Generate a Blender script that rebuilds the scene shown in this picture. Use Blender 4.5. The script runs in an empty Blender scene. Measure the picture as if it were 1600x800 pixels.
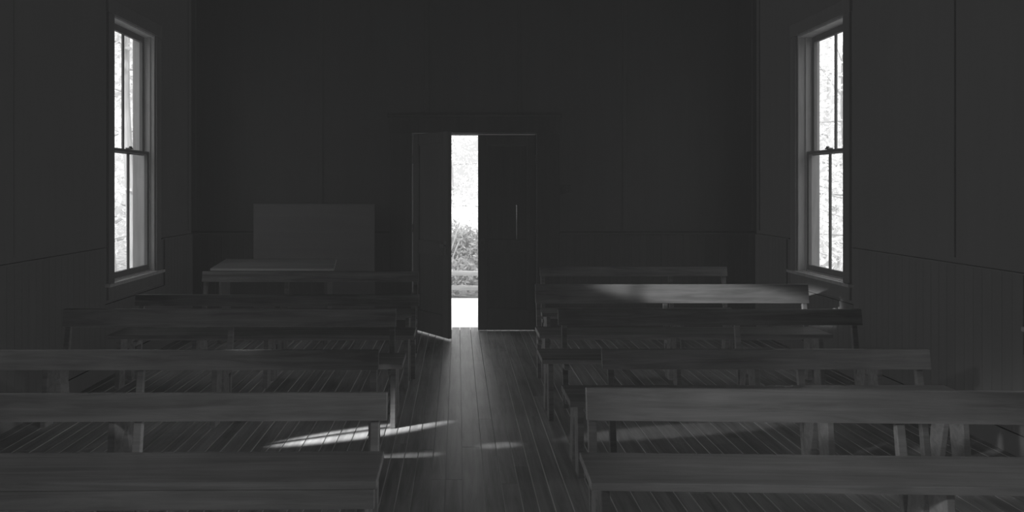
import bpy, math, random
from mathutils import Vector, Matrix
random.seed(7)
S = bpy.context.scene
S.view_settings.view_transform = 'Standard'
COL = S.collection

# ------------------------------------------------------------ materials
def wood_mat(name, c0, c1, rough=0.55, axis='X', scale=1.0, bump=0.25, tonevar=0.5, spec=0.4):
    m = bpy.data.materials.new(name); m.use_nodes = True
    nt = m.node_tree; N = nt.nodes; L = nt.links
    b = N['Principled BSDF']
    tc = N.new('ShaderNodeTexCoord'); mp = N.new('ShaderNodeMapping')
    sc = {'X': (0.9, 14, 14), 'Y': (14, 0.9, 14), 'Z': (14, 14, 0.9)}[axis]
    mp.inputs['Scale'].default_value = [s*scale for s in sc]
    L.new(tc.outputs['Object'], mp.inputs['Vector'])
    at = N.new('ShaderNodeAttribute'); at.attribute_name = 'tone'
    off = N.new('ShaderNodeVectorMath'); off.operation = 'ADD'
    mulv = N.new('ShaderNodeVectorMath'); mulv.operation = 'SCALE'; mulv.inputs['Scale'].default_value = 37.0
    L.new(at.outputs['Color'], mulv.inputs[0]); L.new(mp.outputs[0], off.inputs[0]); L.new(mulv.outputs[0], off.inputs[1])
    n1 = N.new('ShaderNodeTexNoise'); n1.inputs['Scale'].default_value = 1.6; n1.inputs['Detail'].default_value = 8
    n1.inputs['Roughness'].default_value = 0.65; n1.inputs['Distortion'].default_value = 0.6
    L.new(off.outputs[0], n1.inputs['Vector'])
    n2 = N.new('ShaderNodeTexNoise'); n2.inputs['Scale'].default_value = 2.3; n2.inputs['Detail'].default_value = 3
    L.new(tc.outputs['Object'], n2.inputs['Vector'])
    mx = N.new('ShaderNodeMath'); mx.operation = 'MULTIPLY_ADD'; mx.inputs[1].default_value = 0.7
    L.new(n1.outputs['Fac'], mx.inputs[0])
    m2 = N.new('ShaderNodeMath'); m2.operation = 'MULTIPLY'; m2.inputs[1].default_value = 0.3
    L.new(n2.outputs['Fac'], m2.inputs[0]); L.new(m2.outputs[0], mx.inputs[2])
    cr = N.new('ShaderNodeValToRGB')
    cr.color_ramp.elements[0].position = 0.36; cr.color_ramp.elements[0].color = (c0, c0, c0, 1)
    cr.color_ramp.elements[1].position = 0.64; cr.color_ramp.elements[1].color = (c1, c1, c1, 1)
    L.new(mx.outputs[0], cr.inputs[0])
    tv = N.new('ShaderNodeMapRange'); tv.inputs['To Min'].default_value = 1-tonevar/2; tv.inputs['To Max'].default_value = 1+tonevar/2
    sep = N.new('ShaderNodeSeparateColor'); L.new(at.outputs['Color'], sep.inputs[0]); L.new(sep.outputs[0], tv.inputs['Value'])
    vm = N.new('ShaderNodeVectorMath'); vm.operation = 'SCALE'
    L.new(cr.outputs['Color'], vm.inputs[0]); L.new(tv.outputs[0], vm.inputs['Scale'])
    L.new(vm.outputs[0], b.inputs['Base Color'])
    b.inputs['Roughness'].default_value = rough
    b.inputs['Specular IOR Level'].default_value = spec
    bp = N.new('ShaderNodeBump'); bp.inputs['Strength'].default_value = bump; bp.inputs['Distance'].default_value = 0.004
    L.new(n1.outputs['Fac'], bp.inputs['Height']); L.new(bp.outputs[0], b.inputs['Normal'])
    return m

M_wall = wood_mat('dark_painted_board', 0.122, 0.128, 0.85, 'Z', 0.5, 0.03, 0.04, 0.08)
M_wains = wood_mat('wainscot_board', 0.119, 0.125, 0.85, 'Z', 0.7, 0.04, 0.04, 0.08)
M_trim = wood_mat('trim_paint', 0.12, 0.135, 0.6, 'Z', 0.8, 0.1, 0.06, 0.15)
M_wtrim_lit = wood_mat('window_trim_paint', 0.20, 0.28, 0.5, 'Z', 0.8, 0.2, 0.2, 0.3)  # jamb and stool paler than the casing: window light put into the colour
M_door = wood_mat('door_wood', 0.112, 0.122, 0.8, 'Z', 0.8, 0.06, 0.06, 0.08)
M_floor = wood_mat('floor_board', 0.14, 0.27, 0.48, 'Y', 1.0, 0.35, 0.30, 0.4)
M_bench = wood_mat('bench_wood', 0.10, 0.18, 0.5, 'X', 1.0, 0.35, 0.3, 0.35)
M_board = wood_mat('board_paint', 0.143, 0.16, 0.6, 'X', 0.3, 0.05, 0.1, 0.2)
M_desk = wood_mat('desk_top_wood', 0.21, 0.28, 0.5, 'X', 0.6, 0.1, 0.1, 0.3)
M_ceil = wood_mat('ceiling_board', 0.12, 0.14, 0.8, 'Y', 0.5, 0.1, 0.1, 0.1)
M_ext = wood_mat('outdoor_wood', 0.5, 0.75, 0.8, 'X', 0.8, 0.2, 0.3, 0.2)
M_bark = wood_mat('bark', 0.4, 0.65, 0.9, 'Z', 0.6, 0.8, 0.2, 0.1)

def simple(name, c, rough=0.8, noise=0.0, nscale=3):
    m = bpy.data.materials.new(name); m.use_nodes = True
    nt = m.node_tree; N = nt.nodes; L = nt.links; b = N['Principled BSDF']
    b.inputs['Roughness'].default_value = rough
    n = N.new('ShaderNodeTexNoise'); n.inputs['Scale'].default_value = nscale; n.inputs['Detail'].default_value = 6
    tc = N.new('ShaderNodeTexCoord'); L.new(tc.outputs['Object'], n.inputs['Vector'])
    cr = N.new('ShaderNodeValToRGB')
    a, z = c*(1-noise), min(1, c*(1+noise))
    cr.color_ramp.elements[0].position = .35; cr.color_ramp.elements[1].position = .65
    cr.color_ramp.elements[0].color = (a, a, a, 1); cr.color_ramp.elements[1].color = (z, z, z, 1)
    L.new(n.outputs['Fac'], cr.inputs[0]); L.new(cr.outputs[0], b.inputs['Base Color'])
    return m
M_metal = simple('dark_iron', 0.1, 0.5, 0.1, 20)
M_grass = simple('grass', 0.3, 0.95, 0.5, 9)
M_path = simple('pale_gravel', 0.92, 0.9, 0.05, 14)

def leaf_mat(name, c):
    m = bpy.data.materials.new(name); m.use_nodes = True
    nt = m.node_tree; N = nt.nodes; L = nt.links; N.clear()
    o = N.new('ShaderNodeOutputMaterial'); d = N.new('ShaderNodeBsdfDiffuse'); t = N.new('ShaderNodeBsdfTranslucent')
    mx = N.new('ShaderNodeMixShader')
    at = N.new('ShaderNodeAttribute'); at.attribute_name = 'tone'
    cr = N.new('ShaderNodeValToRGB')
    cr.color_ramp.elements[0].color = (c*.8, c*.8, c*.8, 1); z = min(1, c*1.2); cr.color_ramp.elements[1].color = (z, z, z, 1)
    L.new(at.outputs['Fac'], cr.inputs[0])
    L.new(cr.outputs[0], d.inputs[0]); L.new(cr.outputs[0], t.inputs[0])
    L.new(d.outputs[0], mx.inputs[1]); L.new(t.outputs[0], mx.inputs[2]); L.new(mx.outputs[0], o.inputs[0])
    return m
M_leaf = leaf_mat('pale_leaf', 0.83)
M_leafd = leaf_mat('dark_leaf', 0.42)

def glass_mat():
    m = bpy.data.materials.new('window_glass'); m.use_nodes = True
    nt = m.node_tree; N = nt.nodes; L = nt.links; N.clear()
    o = N.new('ShaderNodeOutputMaterial'); t = N.new('ShaderNodeBsdfTransparent'); g = N.new('ShaderNodeBsdfGlossy')
    g.inputs['Roughness'].default_value = 0.05; t.inputs[0].default_value = (.97, .97, .97, 1)
    mx = N.new('ShaderNodeMixShader'); mx.inputs[0].default_value = 0.03
    L.new(t.outputs[0], mx.inputs[1]); L.new(g.outputs[0], mx.inputs[2]); L.new(mx.outputs[0], o.inputs[0])
    return m
M_glass = glass_mat()

# ------------------------------------------------------------ mesh builder
class MB:
    def __init__(s): s.v = []; s.f = []; s.t = []
    def hexa(s, p, tone=None):
        i = len(s.v); s.v += [tuple(q) for q in p]
        t = random.random() if tone is None else tone
        for q in ((0,3,2,1),(4,5,6,7),(0,1,5,4),(1,2,6,5),(2,3,7,6),(3,0,4,7)):
            s.f.append(tuple(i+k for k in q)); s.t.append(t)
    def box(s, x0, x1, y0, y1, z0, z1, tone=None):
        s.hexa([(x0,y0,z0),(x1,y0,z0),(x1,y1,z0),(x0,y1,z0),(x0,y0,z1),(x1,y0,z1),(x1,y1,z1),(x0,y1,z1)], tone)
    def build(s, name, mat, parent=None, bevel=0.0, mw=None):
        me = bpy.data.meshes.new(name); me.from_pydata(s.v, [], s.f); me.update()
        a = me.color_attributes.new('tone', 'FLOAT_COLOR', 'CORNER')
        k = 0
        for pi, p in enumerate(me.polygons):
            for _ in p.loop_indices:
                a.data[k].color = (s.t[pi],)*3 + (1,); k += 1
        me.materials.append(mat)
        o = bpy.data.objects.new(name, me); COL.objects.link(o)
        if parent: o.parent = parent
        if mw is not None: o.matrix_local = mw
        if bevel:
            b = o.modifiers.new('bevel', 'BEVEL'); b.width = bevel; b.segments = 2; b.limit_method = 'ANGLE'
        return o
def empty(name, loc=(0,0,0), rot=(0,0,0)):
    e = bpy.data.objects.new(name, None); e.location = loc; e.rotation_euler = rot; e.empty_display_size = .2
    COL.objects.link(e); return e

# ------------------------------------------------------------ room
XL, XR, YB, YF, H = -3.11, 3.49, 8.30, -3.2, 4.25
TW = 0.22
WZ0, WZ1 = 0.82, 3.23
WIN = [(6.40, 7.30), (3.30, 4.20), (.2, 1.1)]
DX0, DX1, DZ = -0.53, 0.925, 2.31

# floor boards
mb = MB()
x = XL
while x < XR-0.001:
    w = random.choice([.083, .083, .095, .11, .125]); x1 = min(x+w, XR)
    y = YF - random.random()*2
    while y < YB+TW:
        ln = random.uniform(3.0, 5.5); y1 = min(y+ln, YB+TW)
        ya = max(y, YF)
        if y1 > ya: mb.box(x+.003, x1-.003, ya+.001, y1-.001, -.03, random.uniform(-.0015, 0))
        y += ln
    x = x1
mb.box(XL-TW, XR+TW, YF-TW, YB+TW, -.12, -.031, 0.0)
mb.build('floor', M_floor)

mb = MB(); mb.box(XL-TW, XR+TW, YF-TW, YB+TW, H, H+.12)
mb.build('ceiling', M_ceil)

def side_wall(name, xi, xo):
    m = MB(); a, b = min(xi, xo), max(xi, xo)
    ys = [YF]
    for (p, q) in sorted(WIN): ys += [p, q]
    ys.append(YB)
    for i in range(0, len(ys), 2):
        m.box(a, b, ys[i], ys[i+1], 0, H, .5)
    for (p, q) in WIN:
        m.box(a, b, p, q, 0, WZ0, .5); m.box(a, b, p, q, WZ1, H, .5)
    m.build(name, M_wall)
side_wall('wall_left', XL, XL-TW); side_wall('wall_right', XR, XR+TW)
mb = MB()
mb.box(XL-TW, DX0, YB, YB+TW, 0, H, .5); mb.box(DX1, XR+TW, YB, YB+TW, 0, H, .5); mb.box(DX0, DX1, YB, YB+TW, DZ, H, .5)
mb.build('wall_back', M_wall)
mb = MB(); mb.box(XL-TW, XR+TW, YF-TW, YF, 0, H, .5); mb.build('wall_front', M_wall)

# wainscot + cap + baseboards + battens
WH = 1.13
def wains_x(name, x0, x1):   # on back wall
    m = MB(); x = x0
    while x < x1-.01:
        e = min(x+.085, x1); m.box(x+.001, e-.001, YB-.016, YB-.001, .14, WH); x = e
    m.build(name, M_wains)
    m = MB(); m.box(x0, x1, YB-.035, YB-.001, WH, WH+.03); m.box(x0, x1, YB-.028, YB-.001, 0.001, .139)
    return m
CW = .26
m = wains_x('trim_1', XL+.03, DX0-CW); m.build('baseboard_back', M_wains, bevel=.004)
m = wains_x('trim_2', DX1+CW, XR-.03); m.build('baseboard_back.001', M_wains, bevel=.004)
for nm, xw, sgn in (('left', XL, 1), ('right', XR, -1)):
    mp = MB(); mc = MB()
    def xs(t): return (min(xw, xw+sgn*t), max(xw, xw+sgn*t))
    y = YF
    while y < YB-.02:
        e = min(y+.085, YB-.002)
        top = WH
        for (p, q) in WIN:
            if e > p-.14 and y < q+.14: top = .64
        a, b = xs(.016); mp.box(a, b, y+.001, e-.001, .14, top); y = e
    edges = [YF] + sum([[p-.15, q+.15] for p, q in sorted(WIN)], []) + [YB-.05]
    for i in range(0, len(edges), 2):
        a, b = xs(.020); mc.box(a, b, edges[i], edges[i+1], WH, WH+.012)
    a, b = xs(.028); mc.box(a, b, YF, YB-.05, .001, .139)
    mp.build('trim_wainscot_'+nm, M_wains)
    mc.build('baseboard_'+nm, M_wains, bevel=.003)
mb = MB()
for x in (.72, -.36, 1.95, -1.6, XR-.03, XL+.03):
    z0 = DZ+.2 if DX0-CW < x < DX1+CW else WH+.05
    mb.box(x-.025, x+.025, YB-.012, YB, z0, H)
mb.build('trim_battens_back', M_wall, bevel=.003)
for nm, a, b in (('left', XL, XL+.005), ('right', XR-.014, XR)):
    mb = MB()
    for y in (8.22, 5.0, 2.5, 1.6, -1.2): mb.box(a, b, y-.025, y+.025, WH+.05, H)
    mb.build('trim_battens_'+nm, M_wall, bevel=.002)

# ------------------------------------------------------------ windows
def window(name, side, y0, y1):
    xw = XR if side > 0 else XL
    e = empty(name, (xw, (y0+y1)/2, WZ0), (0, 0, 0))
    hw = (y1-y0)/2; h = WZ1-WZ0; s = side      # local x: outward = s*+
    def bx(m, xa, xb, *r): m.box(min(s*xa, s*xb), max(s*xa, s*xb), *r)
    xl, xu = (.085, .14) if side > 0 else (.050, .10)
    m = MB()  # casing
    c = .11
    bx(m, -.022, 0, -hw-c, -hw, -.0, h+.0); bx(m, -.022, 0, hw, hw+c, -.0, h+.0)
    bx(m, -.026, 0, -hw-c-.01, hw+c+.01, h, h+.13)
    m.build('casing', M_trim, e, .003)
    m = MB(); bx(m, -.05, 0, -hw-c-.03, hw+c+.03, -.03, .0); bx(m, 0, xl, -hw, hw, -.02, .004)
    m.build('stool', M_wtrim_lit, e, .004)
    m = MB(); bx(m, -.02, 0, -hw-c, hw+c, -.15, -.031); m.build('apron', M_trim, e, .003)
    m = MB()  # jambs and stops
    bx(m, 0, TW, -hw, -hw+.02, 0, h); bx(m, 0, TW, hw-.02, hw, 0, h); bx(m, 0, TW, -hw+.02, hw-.02, h-.02, h); bx(m, xl, TW+.03, -hw+.0, hw-.0, -.02, .012)
    bx(m, xl-.014, xl-.002, -hw+.02, -hw+.035, .0, h-.02); bx(m, xl-.014, xl-.002, hw-.035, hw-.02, .0, h-.02)
    m.build('jamb', M_wtrim_lit, e, .002)
    mid = 2.02-WZ0
    def sash(nm, xa, z0, z1, br, tr):
        m = MB(); w = hw-.022; st = .04
        bx(m, xa, xa+.034, -w, -w+st, z0, z1); bx(m, xa, xa+.034, w-st, w, z0, z1)
        bx(m, xa, xa+.034, -w+st, w-st, z0, z0+br); bx(m, xa, xa+.034, -w+st, w-st, z1-tr, z1)
        bx(m, xa+.006, xa+.028, -.010, .010, z0+br, z1-tr)
        m.build(nm, M_trim, e, .003)
        g = MB(); g.box(min(s*(xa+.016), s*(xa+.018)), max(s*(xa+.016), s*(xa+.018)), -w+st, w-st, z0+br, z1-tr); g.build(nm+'_glass', M_glass, e)
    sash('lower_sash', xl, .013, mid+.02, .055, .032)
    sash('upper_sash', xu, mid-.02, h-.02, .032, .06)
    m = MB(); bx(m, xl-.02, xl+.03, -.03, .03, mid+.02, mid+.035); bx(m, xl-.01, xl+.005, -.01, .03, mid+.035, mid+.05); m.build('sash_lock', M_metal, e, .003)
k = 1
for (a, b) in WIN:
    window('window_%d' % k, -1, a, b); window('window_%d' % (k+1), 1, a, b); k += 2

# ------------------------------------------------------------ door
mb = MB()
mb.box(DX0-CW, DX0, YB-.024, YB, 0.001, DZ); mb.box(DX1, DX1+CW, YB-.024, YB, 0.001, DZ)
mb.box(DX0-CW-.01, DX1+CW+.01, YB-.028, YB, DZ, DZ+.19)
mb.box(DX0-CW-.03, DX1+CW+.03, YB-.045, YB, DZ+.19, DZ+.22)
mb.build('trim_door_casing', M_door, bevel=.003)
mb = MB()
mb.box(DX0, DX0+.012, YB+.05, YB+TW, 0, DZ); mb.box(DX1-.012, DX1, YB+.05, YB+TW, 0, DZ); mb.box(DX0, DX1, YB+.05, YB+TW, DZ-.012, DZ)
mb.build('trim_door_jamb', M_trim, bevel=.002)

def leaf(name, w, loc, rot, crack=None, hside=1):
    e = empty(name, loc, rot)
    z0, z1 = (.008 if crack else .022), DZ-.018; t = .042; st = .105
    m = MB()
    m.box(0, st, 0, t, z0, z1); m.box(w-st, w, 0, t, z0, z1)
    for a, b in ((z0, .25), (.92, 1.06), (z1-.12, z1)): m.box(st, w-st, 0, t, a, b)
    m.build('frame', M_door, e, .004)
    m = MB()
    if crack:
        c = crack
        m.box(st, w-st, .012, .03, .25, .92)
        m.box(st, c-.001, .012, .03, 1.06, z1-.12); m.box(c+.001, w-st, .012, .03, 1.06, z1-.12)
        m.box(c-.001, c+.001, .012, .03, 1.47, z1-.12)
    else:
        m.box(st, w-st, .012, .03, .25, .92); m.box(st, w-st, .012, .03, 1.06, z1-.12)
    m.build('panels', M_door, e)
    m = MB()
    for (a, b) in ((.25, .92), (1.06, z1-.12)):
        m.box(st, st+.015, .002, .012, a, b); m.box(w-st-.015, w-st, .002, .012, a, b)
        m.box(st+.015, w-st-.015, .002, .012, a, a+.015); m.box(st+.015, w-st-.015, .002, .012, b-.015, b)
    m.build('moulding', M_door, e, .003)
    m = MB(); kx = w-.05 if hside > 0 else .05
    m.box(kx-.02, kx+.02, -.006, 0, .93, 1.09); m.box(kx-.006, kx+.006, -.045, -.006, 1.03, 1.045); m.box(kx-.025, kx+.025, -.07, -.045, 1.015, 1.06)
    for z in (.35, 1.15, 1.95):
        hx = 0 if hside > 0 else w
        m.box(hx-.008, hx+.008, -.012, 0, z, z+.1)
    m.build('latch_and_hinges', M_metal, e, .004)
ang = math.atan2(7.75-8.30, -0.105+0.522)
leaf('door_1', .69, (DX0+.014, YB-.004, 0), (0, 0, ang))
leaf('door_2', .68, (DX1-.68-.006, YB+.004, 0), (0, 0, 0), crack=.69-(DX1-.68-.006), hside=-1)

# ------------------------------------------------------------ benches
def bench(s0, s1, b0, b1, D, top, ph, post_off, mids, rz=0.0, apron=0.0, seatd=.34, sh=.45, endleg=.07):
    """D = depth of the back plank at its bottom; bench faces the camera (-Y)."""
    cx = (s0+s1)/2
    m = MB(); L0, L1, B0, B1 = s0-cx, s1-cx, b0-cx, b1-cx
    ys1 = -.035; ys0 = ys1-seatd        # seat span, y=0 at back plank
    m.box(L0, L1, ys0, ys1, sh-.035, sh)
    m.box(L0+.02, L1-.02, ys1-.03, ys1-.004, sh-.11, sh-.036)
    if apron: m.box(L0+.01, L1-.01, ys0+.006, ys0+.03, sh-.035-apron, sh-.036)
    lx = [L0+endleg, L1-endleg] + [q-cx for q in mids]
    for x in lx:
        a = .018
        y0, y1 = ys0+.06, ys1-.035; zt = sh-.036
        m.hexa([(x-a,y0-.04,0),(x+a,y0-.04,0),(x+a,y0+.07,0),(x-a,y0+.07,0),(x-a,y0,zt),(x+a,y0,zt),(x+a,y0+.13,zt),(x-a,y0+.13,zt)])
        m.hexa([(x-a,y1-.05,0),(x+a,y1-.05,0),(x+a,y1+.05,0),(x-a,y1+.05,0),(x-a,y1-.12,zt),(x+a,y1-.12,zt),(x+a,y1,zt),(x-a,y1,zt)])
        m.box(x-a+.002, x+a-.002, y0+.06, y1-.04, zt-.12, zt-.02)
    sl = .16
    def yb(z): return (z-sh)*sl
    for x in [B0+post_off, B1-post_off] + [q-cx for q in mids]:
        w = .02
        zb, zt = .0, top-.015
        m.hexa([(x-w,yb(zb)+.012,zb),(x+w,yb(zb)+.012,zb),(x+w,yb(zb)+.055,zb),(x-w,yb(zb)+.055,zb),
                (x-w,yb(zt)+.012,zt),(x+w,yb(zt)+.012,zt),(x+w,yb(zt)+.04,zt),(x-w,yb(zt)+.04,zt)])
        m.box(x-w, x+w, ys1-.06, yb(.3)+.03, .3, .338)
    z0, z1 = top-ph, top
    m.hexa([(B0,yb(z0)-.014,z0),(B1,yb(z0)-.014,z0),(B1,yb(z0)+.011,z0),(B0,yb(z0)+.011,z0),
            (B0,yb(z1)-.014,z1),(B1,yb(z1)-.014,z1),(B1,yb(z1)+.011,z1),(B0,yb(z1)+.011,z1)])
    o = m.build('church_bench', M_bench, bevel=.004)
    o.location = (cx, D, 0); o.rotation_euler = (0, 0, rz)
    return o
# right block (near -> far)
bench(.56, 3.36, .60, 3.36, 3.26, .725, .145, .03, [2.05], rz=-.03)
bench(.64, 3.00, .90, 2.95, 4.42, .655, .12, .06, [2.15])
bench(.60, 3.10, .77, 3.10, 5.42, .735, .12, .05, [2.15])
bench(.68, 3.12, .69, 3.12, 6.28, .81, .165, .03, [1.85])
bench(.82, 2.78, .85, 2.78, 7.28, .855, .095, .03, [2.2])
# left block
bench(-2.95, -.34, -2.95, -.33, 3.30, .70, .125, .06, [-1.50], rz=.012, apron=.085)
bench(-2.95, -.40, -2.95, -.47, 4.20, .70, .115, .03, [-1.89])
bench(-2.95, -.38, -2.95, -.46, 5.28, .76, .13, .03, [-1.7])
bench(-2.90, -.36, -2.85, -.34, 6.25, .725, .10, .05, [-1.6])
bench(-2.62, -.42, -2.61, -.40, 7.22, .815, .105, .03, [-1.75])

# ------------------------------------------------------------ desk & board
e = empty('writing_desk', (-1.98, 7.78, 0))
m = MB()
m.hexa([(-.66,-.2,.785),(.66,-.2,.785),(.62,.2,.85),(-.62,.2,.85),(-.66,-.2,.81),(.66,-.2,.81),(.62,.2,.875),(-.62,.2,.875)])
m.build('slanted_top', M_desk, e, .004)
m = MB()
for x in (-.58, .55):
    m.box(x, x+.03, -.16, .16, .1, .78)
    m.box(x-.005, x+.035, -.19, .19, 0, .1)
m.box(-.55, .55, .12, .14, .35, .79); m.box(-.55, .55, -.16, -.14, .66, .775)
m.build('case', M_trim, e, .004)
e = empty('standing_board', (-1.64, 8.12, 0))
m = MB(); m.box(-.69, .69, -.012, .012, .3, 1.49); m.build('panel', M_board, e, .003)
m = MB()
for x in (-.63, .59):
    m.box(x, x+.04, .013, .045, .0, 1.4); m.box(x, x+.04, -.12, .1, 0, .04)
m.build('feet', M_bench, e, .003)

mb = MB(); mb.box(1.22, 1.33, YB-.03, YB-.0, 1.6, 1.7); mb.box(1.262, 1.288, YB-.045, YB-.03, 1.635, 1.665)
mb.build('light_switch', M_metal, bevel=.004)

# ------------------------------------------------------------ outside
n = 40
def gz(x, y): return -.13 - .35*max(0, min(1, (y-11.3)/3)) + .03*math.sin(x*1.3+y)
mg = MB()
xs_ = [-30+60*i/n for i in range(n+1)]; ys_ = [-12+50*i/n for i in range(n+1)]
for y in ys_:
    for x in xs_: mg.v.append((x, y, gz(x, y)-.03))
for j in range(n):
    for i in range(n):
        a = j*(n+1)+i; mg.f.append((a, a+1, a+n+2, a+n+1)); mg.t.append(.5)
mg.build('ground', M_grass)
mb = MB(); mb.box(-1.6, 2.0, YB+TW+.005, 11.1, -.16, -.045, .5); mb.build('porch_slab', M_path, bevel=.02)

e = empty('rail_fence', (0, 12.0, 0))
m = MB()
for x in range(-4, 4, 2):
    m.box(x+.7-.05, x+.7+.05, -.05, .05, -.5, .4)
for z in (.24, .0):
    for x in range(-4, 2, 2):
        a = random.uniform(-.02, .02); b = random.uniform(-.02, .02)
        m.hexa([(x+.7,-.08,z-.04+a),(x+2.7,-.08,z-.04+b),(x+2.7,-.051,z-.04+b),(x+.7,-.051,z-.04+a),(x+.7,-.08,z+.04+a),(x+2.7,-.08,z+.04+b),(x+2.7,-.051,z+.04+b),(x+.7,-.051,z+.04+a)])
m.build('posts_and_rails', M_ext, e, .006)

def indoors(p): return -3.6 < p.x < 4.0 and p.y < 8.8
def tree(name, x, y, h, rad, trunk, nleaf, mat, low=.25, lean=0, ls=.07):
    z0 = gz(x, y)-.2; org = Vector((x, y, z0))
    e = empty(name, (x, y, z0))
    m = MB(); seg = 10; rings = 9
    for r in range(rings):
        f = r/(rings-1); rr = trunk*(1-.75*f)*(1+.35*math.exp(-f*14)); zz = h*.85*f
        ox = lean*f*h*.2 + .05*math.sin(f*7)
        for k in range(seg):
            a = 2*math.pi*k/seg; q = rr*(1+.08*math.sin(3*a+r)); m.v.append((ox+q*math.cos(a), q*math.sin(a), zz))
    for r in range(rings-1):
        for k in range(seg):
            a = r*seg+k; b = r*seg+(k+1) % seg; m.f.append((a, b, b+seg, a+seg)); m.t.append(.5)
    blobs = []
    for b in range(16):
        f = random.uniform(low, .95); a = random.uniform(0, 6.28); L = rad*random.uniform(.5, 1)*(1.15-.5*f)
        p0 = Vector((lean*f*h*.2, 0, h*.85*f)); p1 = p0+Vector((math.cos(a)*L, math.sin(a)*L, L*random.uniform(-.1, .5)))
        if indoors(p1+org): continue
        t = trunk*.14; d = (p1-p0).normalized(); u = d.orthogonal().normalized()*t; v = d.cross(u)
        m.hexa([p0-u-v, p0+u-v, p0+u+v, p0-u+v, p1-u*.3-v*.3, p1+u*.3-v*.3, p1+u*.3+v*.3, p1-u*.3+v*.3], .5)
        for q in (.45, .75, 1.0): blobs.append((p0.lerp(p1, q), rad*random.uniform(.18, .34)))
    m.build('trunk', M_bark, e)
    m = MB()
    for _ in range(nleaf):
        c, r = random.choice(blobs)
        d = Vector((random.gauss(0, 1), random.gauss(0, 1), random.gauss(0, .7))); d.normalize()
        p = c+d*r*random.random()**.4
        if indoors(p+org): continue
        u = Vector((random.gauss(0, 1), random.gauss(0, 1), random.gauss(0, 1))).normalized(); v = u.orthogonal().normalized()
        s = ls*random.uniform(.6, 1.3); i = len(m.v)
        m.v += [tuple(p-u*s), tuple(p-v*s*.5), tuple(p+u*s), tuple(p+v*s*.5)]; m.f.append((i, i+1, i+2, i+3)); m.t.append(random.random())
    m.build('foliage', mat, e)
for a in [(-4.25, 9.2, 6, 1.1, .09, 1500), (-6.8, 12.5, 7, 2.4, .2, 4000), (-8.5, 17, 8, 3, .25, 5000), (-6.4, 16, 6, 2.2, .12, 4000),
          (5.8, 10.6, 6, 2.0, .07, 2600), (7.7, 14, 7, 2.6, .12, 4500), (9.5, 18, 8, 3, .2, 5000), (-9.5, 7, 7, 2.5, .2, 3000),
          (.9, 20.5, 8, 3, .12, 7000), (-2.4, 22, 9, 3, .2, 7000), (3.4, 24, 10, 3.2, .2, 7000), (-.3, 28, 11, 3.5, .12, 7000)]:
    tree('tree', *a, M_leaf, low=.12)

def bush(x, y, r, h, nl, mat):
    z0 = gz(x, y)-.05; e = empty('bush', (x, y, z0)); m = MB()
    for _ in range(9):
        a = random.uniform(0, 6.28); p1 = Vector((math.cos(a)*r*.6, math.sin(a)*r*.6, h*random.uniform(.5, .9))); p0 = Vector((0, 0, 0)); u = Vector((.012, 0, 0)); v = Vector((0, .012, 0))
        m.hexa([p0-u-v, p0+u-v, p0+u+v, p0-u+v, p1-u-v, p1+u-v, p1+u+v, p1-u+v], .5)
    m.build('stems', M_bark, e)
    m = MB()
    lob = [(Vector((random.uniform(-.6, .6)*r, random.uniform(-.6, .6)*r, random.uniform(.2, .8)*h)), random.uniform(.25, .45)*r) for _ in range(14)]
    for _ in range(nl):
        c, rr = random.choice(lob); d = Vector((random.gauss(0, 1), random.gauss(0, 1), random.gauss(0, 1))).normalized()
        p = c+d*rr*random.random()**.4; p.z = max(p.z, .02)
        u = Vector((random.gauss(0, 1), random.gauss(0, 1), random.gauss(0, 1))).normalized(); v = u.orthogonal().normalized(); s = .05*random.uniform(.6, 1.3); i = len(m.v)
        m.v += [tuple(p-u*s), tuple(p-v*s*.5), tuple(p+u*s), tuple(p+v*s*.5)]; m.f.append((i, i+1, i+2, i+3)); m.t.append(random.random())
    m.build('foliage', mat, e)
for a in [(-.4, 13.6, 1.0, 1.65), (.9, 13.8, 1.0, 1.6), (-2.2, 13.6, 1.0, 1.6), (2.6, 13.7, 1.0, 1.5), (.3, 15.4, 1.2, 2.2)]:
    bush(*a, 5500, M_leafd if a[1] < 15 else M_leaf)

# ------------------------------------------------------------ world + lights
W = bpy.data.worlds.new('sky'); S.world = W; W.use_nodes = True
nt = W.node_tree; N = nt.nodes; L = nt.links
tc = N.new('ShaderNodeTexCoord'); sp = N.new('ShaderNodeSeparateXYZ'); cr = N.new('ShaderNodeValToRGB')
L.new(tc.outputs['Generated'], sp.inputs[0]); L.new(sp.outputs['Z'], cr.inputs[0])
cr.color_ramp.elements[0].position = .1; cr.color_ramp.elements[0].color = (.42,)*3+(1,)
cr.color_ramp.elements[1].position = .85; cr.color_ramp.elements[1].color = (1, 1, 1, 1)
L.new(cr.outputs[0], N['Background'].inputs[0]); N['Background'].inputs[1].default_value = 2.1

def area(name, loc, direction, sx, sy):
    l = bpy.data.lights.new(name, 'AREA'); l.shape = 'RECTANGLE'; l.size = sx; l.size_y = sy; l.cycles.is_portal = True
    o = bpy.data.objects.new(name, l); o.location = loc; o.rotation_euler = Vector(direction).to_track_quat('-Z', 'Z').to_euler(); COL.objects.link(o)
for (a, b) in WIN:
    area('portal', (XL-TW-.04, (a+b)/2, (WZ0+WZ1)/2), (1, 0, 0), b-a, WZ1-WZ0)
    area('portal', (XR+TW+.04, (a+b)/2, (WZ0+WZ1)/2), (-1, 0, 0), b-a, WZ1-WZ0)
area('portal', ((DX0+DX1)/2, YB+TW+.02, DZ/2), (0, -1, 0), DX1-DX0, DZ)

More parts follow.
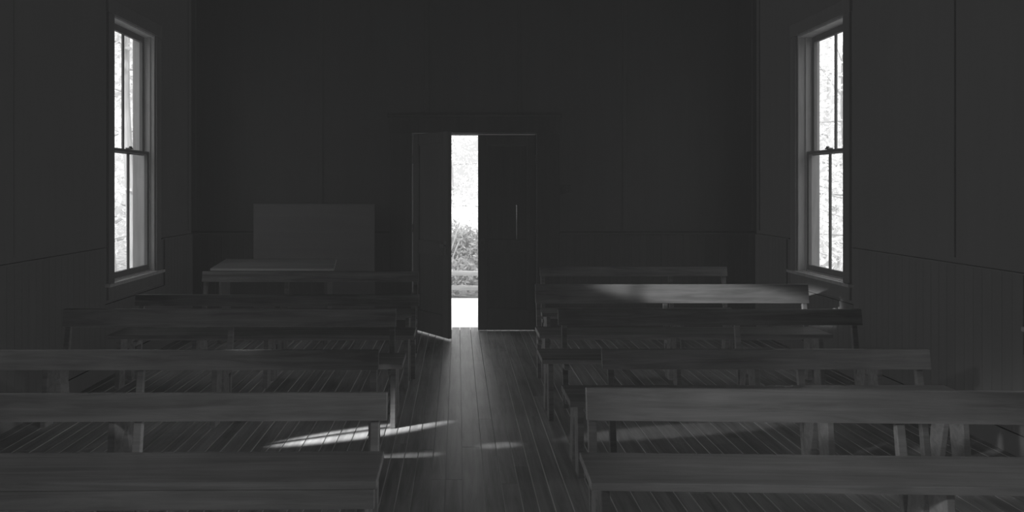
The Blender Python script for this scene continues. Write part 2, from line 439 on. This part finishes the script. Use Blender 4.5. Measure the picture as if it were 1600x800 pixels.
def amb(name, d, s):
    l = bpy.data.lights.new(name, 'SUN'); l.energy = s; l.specular_factor = 0; l.use_shadow = False; l.angle = .5
    o = bpy.data.objects.new(name, l); o.location = (0, 2, 3); o.rotation_euler = Vector(d).to_track_quat('-Z', 'Y').to_euler(); COL.objects.link(o)
amb('soft_fill', (0, 1, 0), .73); amb('soft_fill', (0, -1, 0), .5)
amb('soft_fill', (1, 0, 0), .57); amb('soft_fill', (-1, 0, 0), .51)
amb('soft_fill', (0, 0, -1), .42); amb('soft_fill', (0, 0, 1), .5)

l = bpy.data.lights.new('sun', 'SUN'); l.energy = 2.6; l.angle = .02
o = bpy.data.objects.new('sun', l); o.location = (0, -5, 12); o.rotation_euler = Vector((0, 1, -1.2)).to_track_quat('-Z', 'Y').to_euler(); COL.objects.link(o)

def beam(name, T, v, k, ang, P, blend=.4, r=.05, sc=(1, 1, 1), roll=0, spec=1):
    T = Vector(T); v = Vector(v)
    l = bpy.data.lights.new(name, 'SPOT'); l.energy = P; l.spot_size = math.radians(ang); l.spot_blend = blend; l.shadow_soft_size = r; l.specular_factor = spec
    o = bpy.data.objects.new(name, l); o.location = T+v*k
    q = (-v).to_track_quat('-Z', 'Y') @ Matrix.Rotation(roll, 3, 'Z').to_quaternion()
    o.rotation_euler = q.to_euler(); o.scale = sc; COL.objects.link(o)
beam('sunbeam', (-.66, 4.83, 0), (-2.45, -1.05, 2.5), 2.1, 7.2, 13000, .8, .03, (.26, 1, 1))
beam('sunbeam', (-.33, 4.42, 0), (-2.78, -.45, 2.3), 2.3, 2.2, 3500, .6, .03, (.3, 1, 1))
beam('sunbeam', (.27, 4.60, 0), (-3.38, -.6, 2.5), 2.0, 1.3, 3000, .6, .03, (.6, 1, 1))
beam('sunbeam', (1.5, 4.88, 0), (-4.61, -1.0, 2.5), 1.8, 6.0, 1500, .7, .03, (.3, 1, 1))
T = Vector((2.08, 6.26, .74)); Sx = Vector((-7.5, 1.42, 2.3))
beam('window_daylight_spot', T, Sx-T, 1, 6.0, 9000, .7, .05, (1, .30, 1))
T = Vector((1.6, 3.15, .55)); Sx = Vector((-6.5, -1.08, 3.7))
beam('window_daylight_spot', T, Sx-T, 1, 15, 2300, 1, .3, (1, .5, 1))  # spot added outside the rear left window to brighten the near right bench
T = Vector((-1.3, 3.05, .45)); Sx = Vector((6.8, -1.2, 3.8))
beam('window_daylight_spot', T, Sx-T, 1, 20, 1500, 1, .3, (1, .4, 1))  # added spot through the rear right window, lifts the near left seat
beam('door_daylight_spot', (.15, 6.5, 0), (-.03, 2.0, 1.03), 2.85, 20, 65, 1, .33, spec=.3)  # spot hidden above the door opening, added to boost light on the aisle

cam = bpy.data.cameras.new('camera'); cam.lens = 24.98; cam.sensor_width = 36; cam.shift_x = .0531; cam.shift_y = -.0656
co = bpy.data.objects.new('camera', cam); co.location = (0, 0, 1.66); co.rotation_euler = (math.pi/2, 0, 0); COL.objects.link(co)
S.camera = co
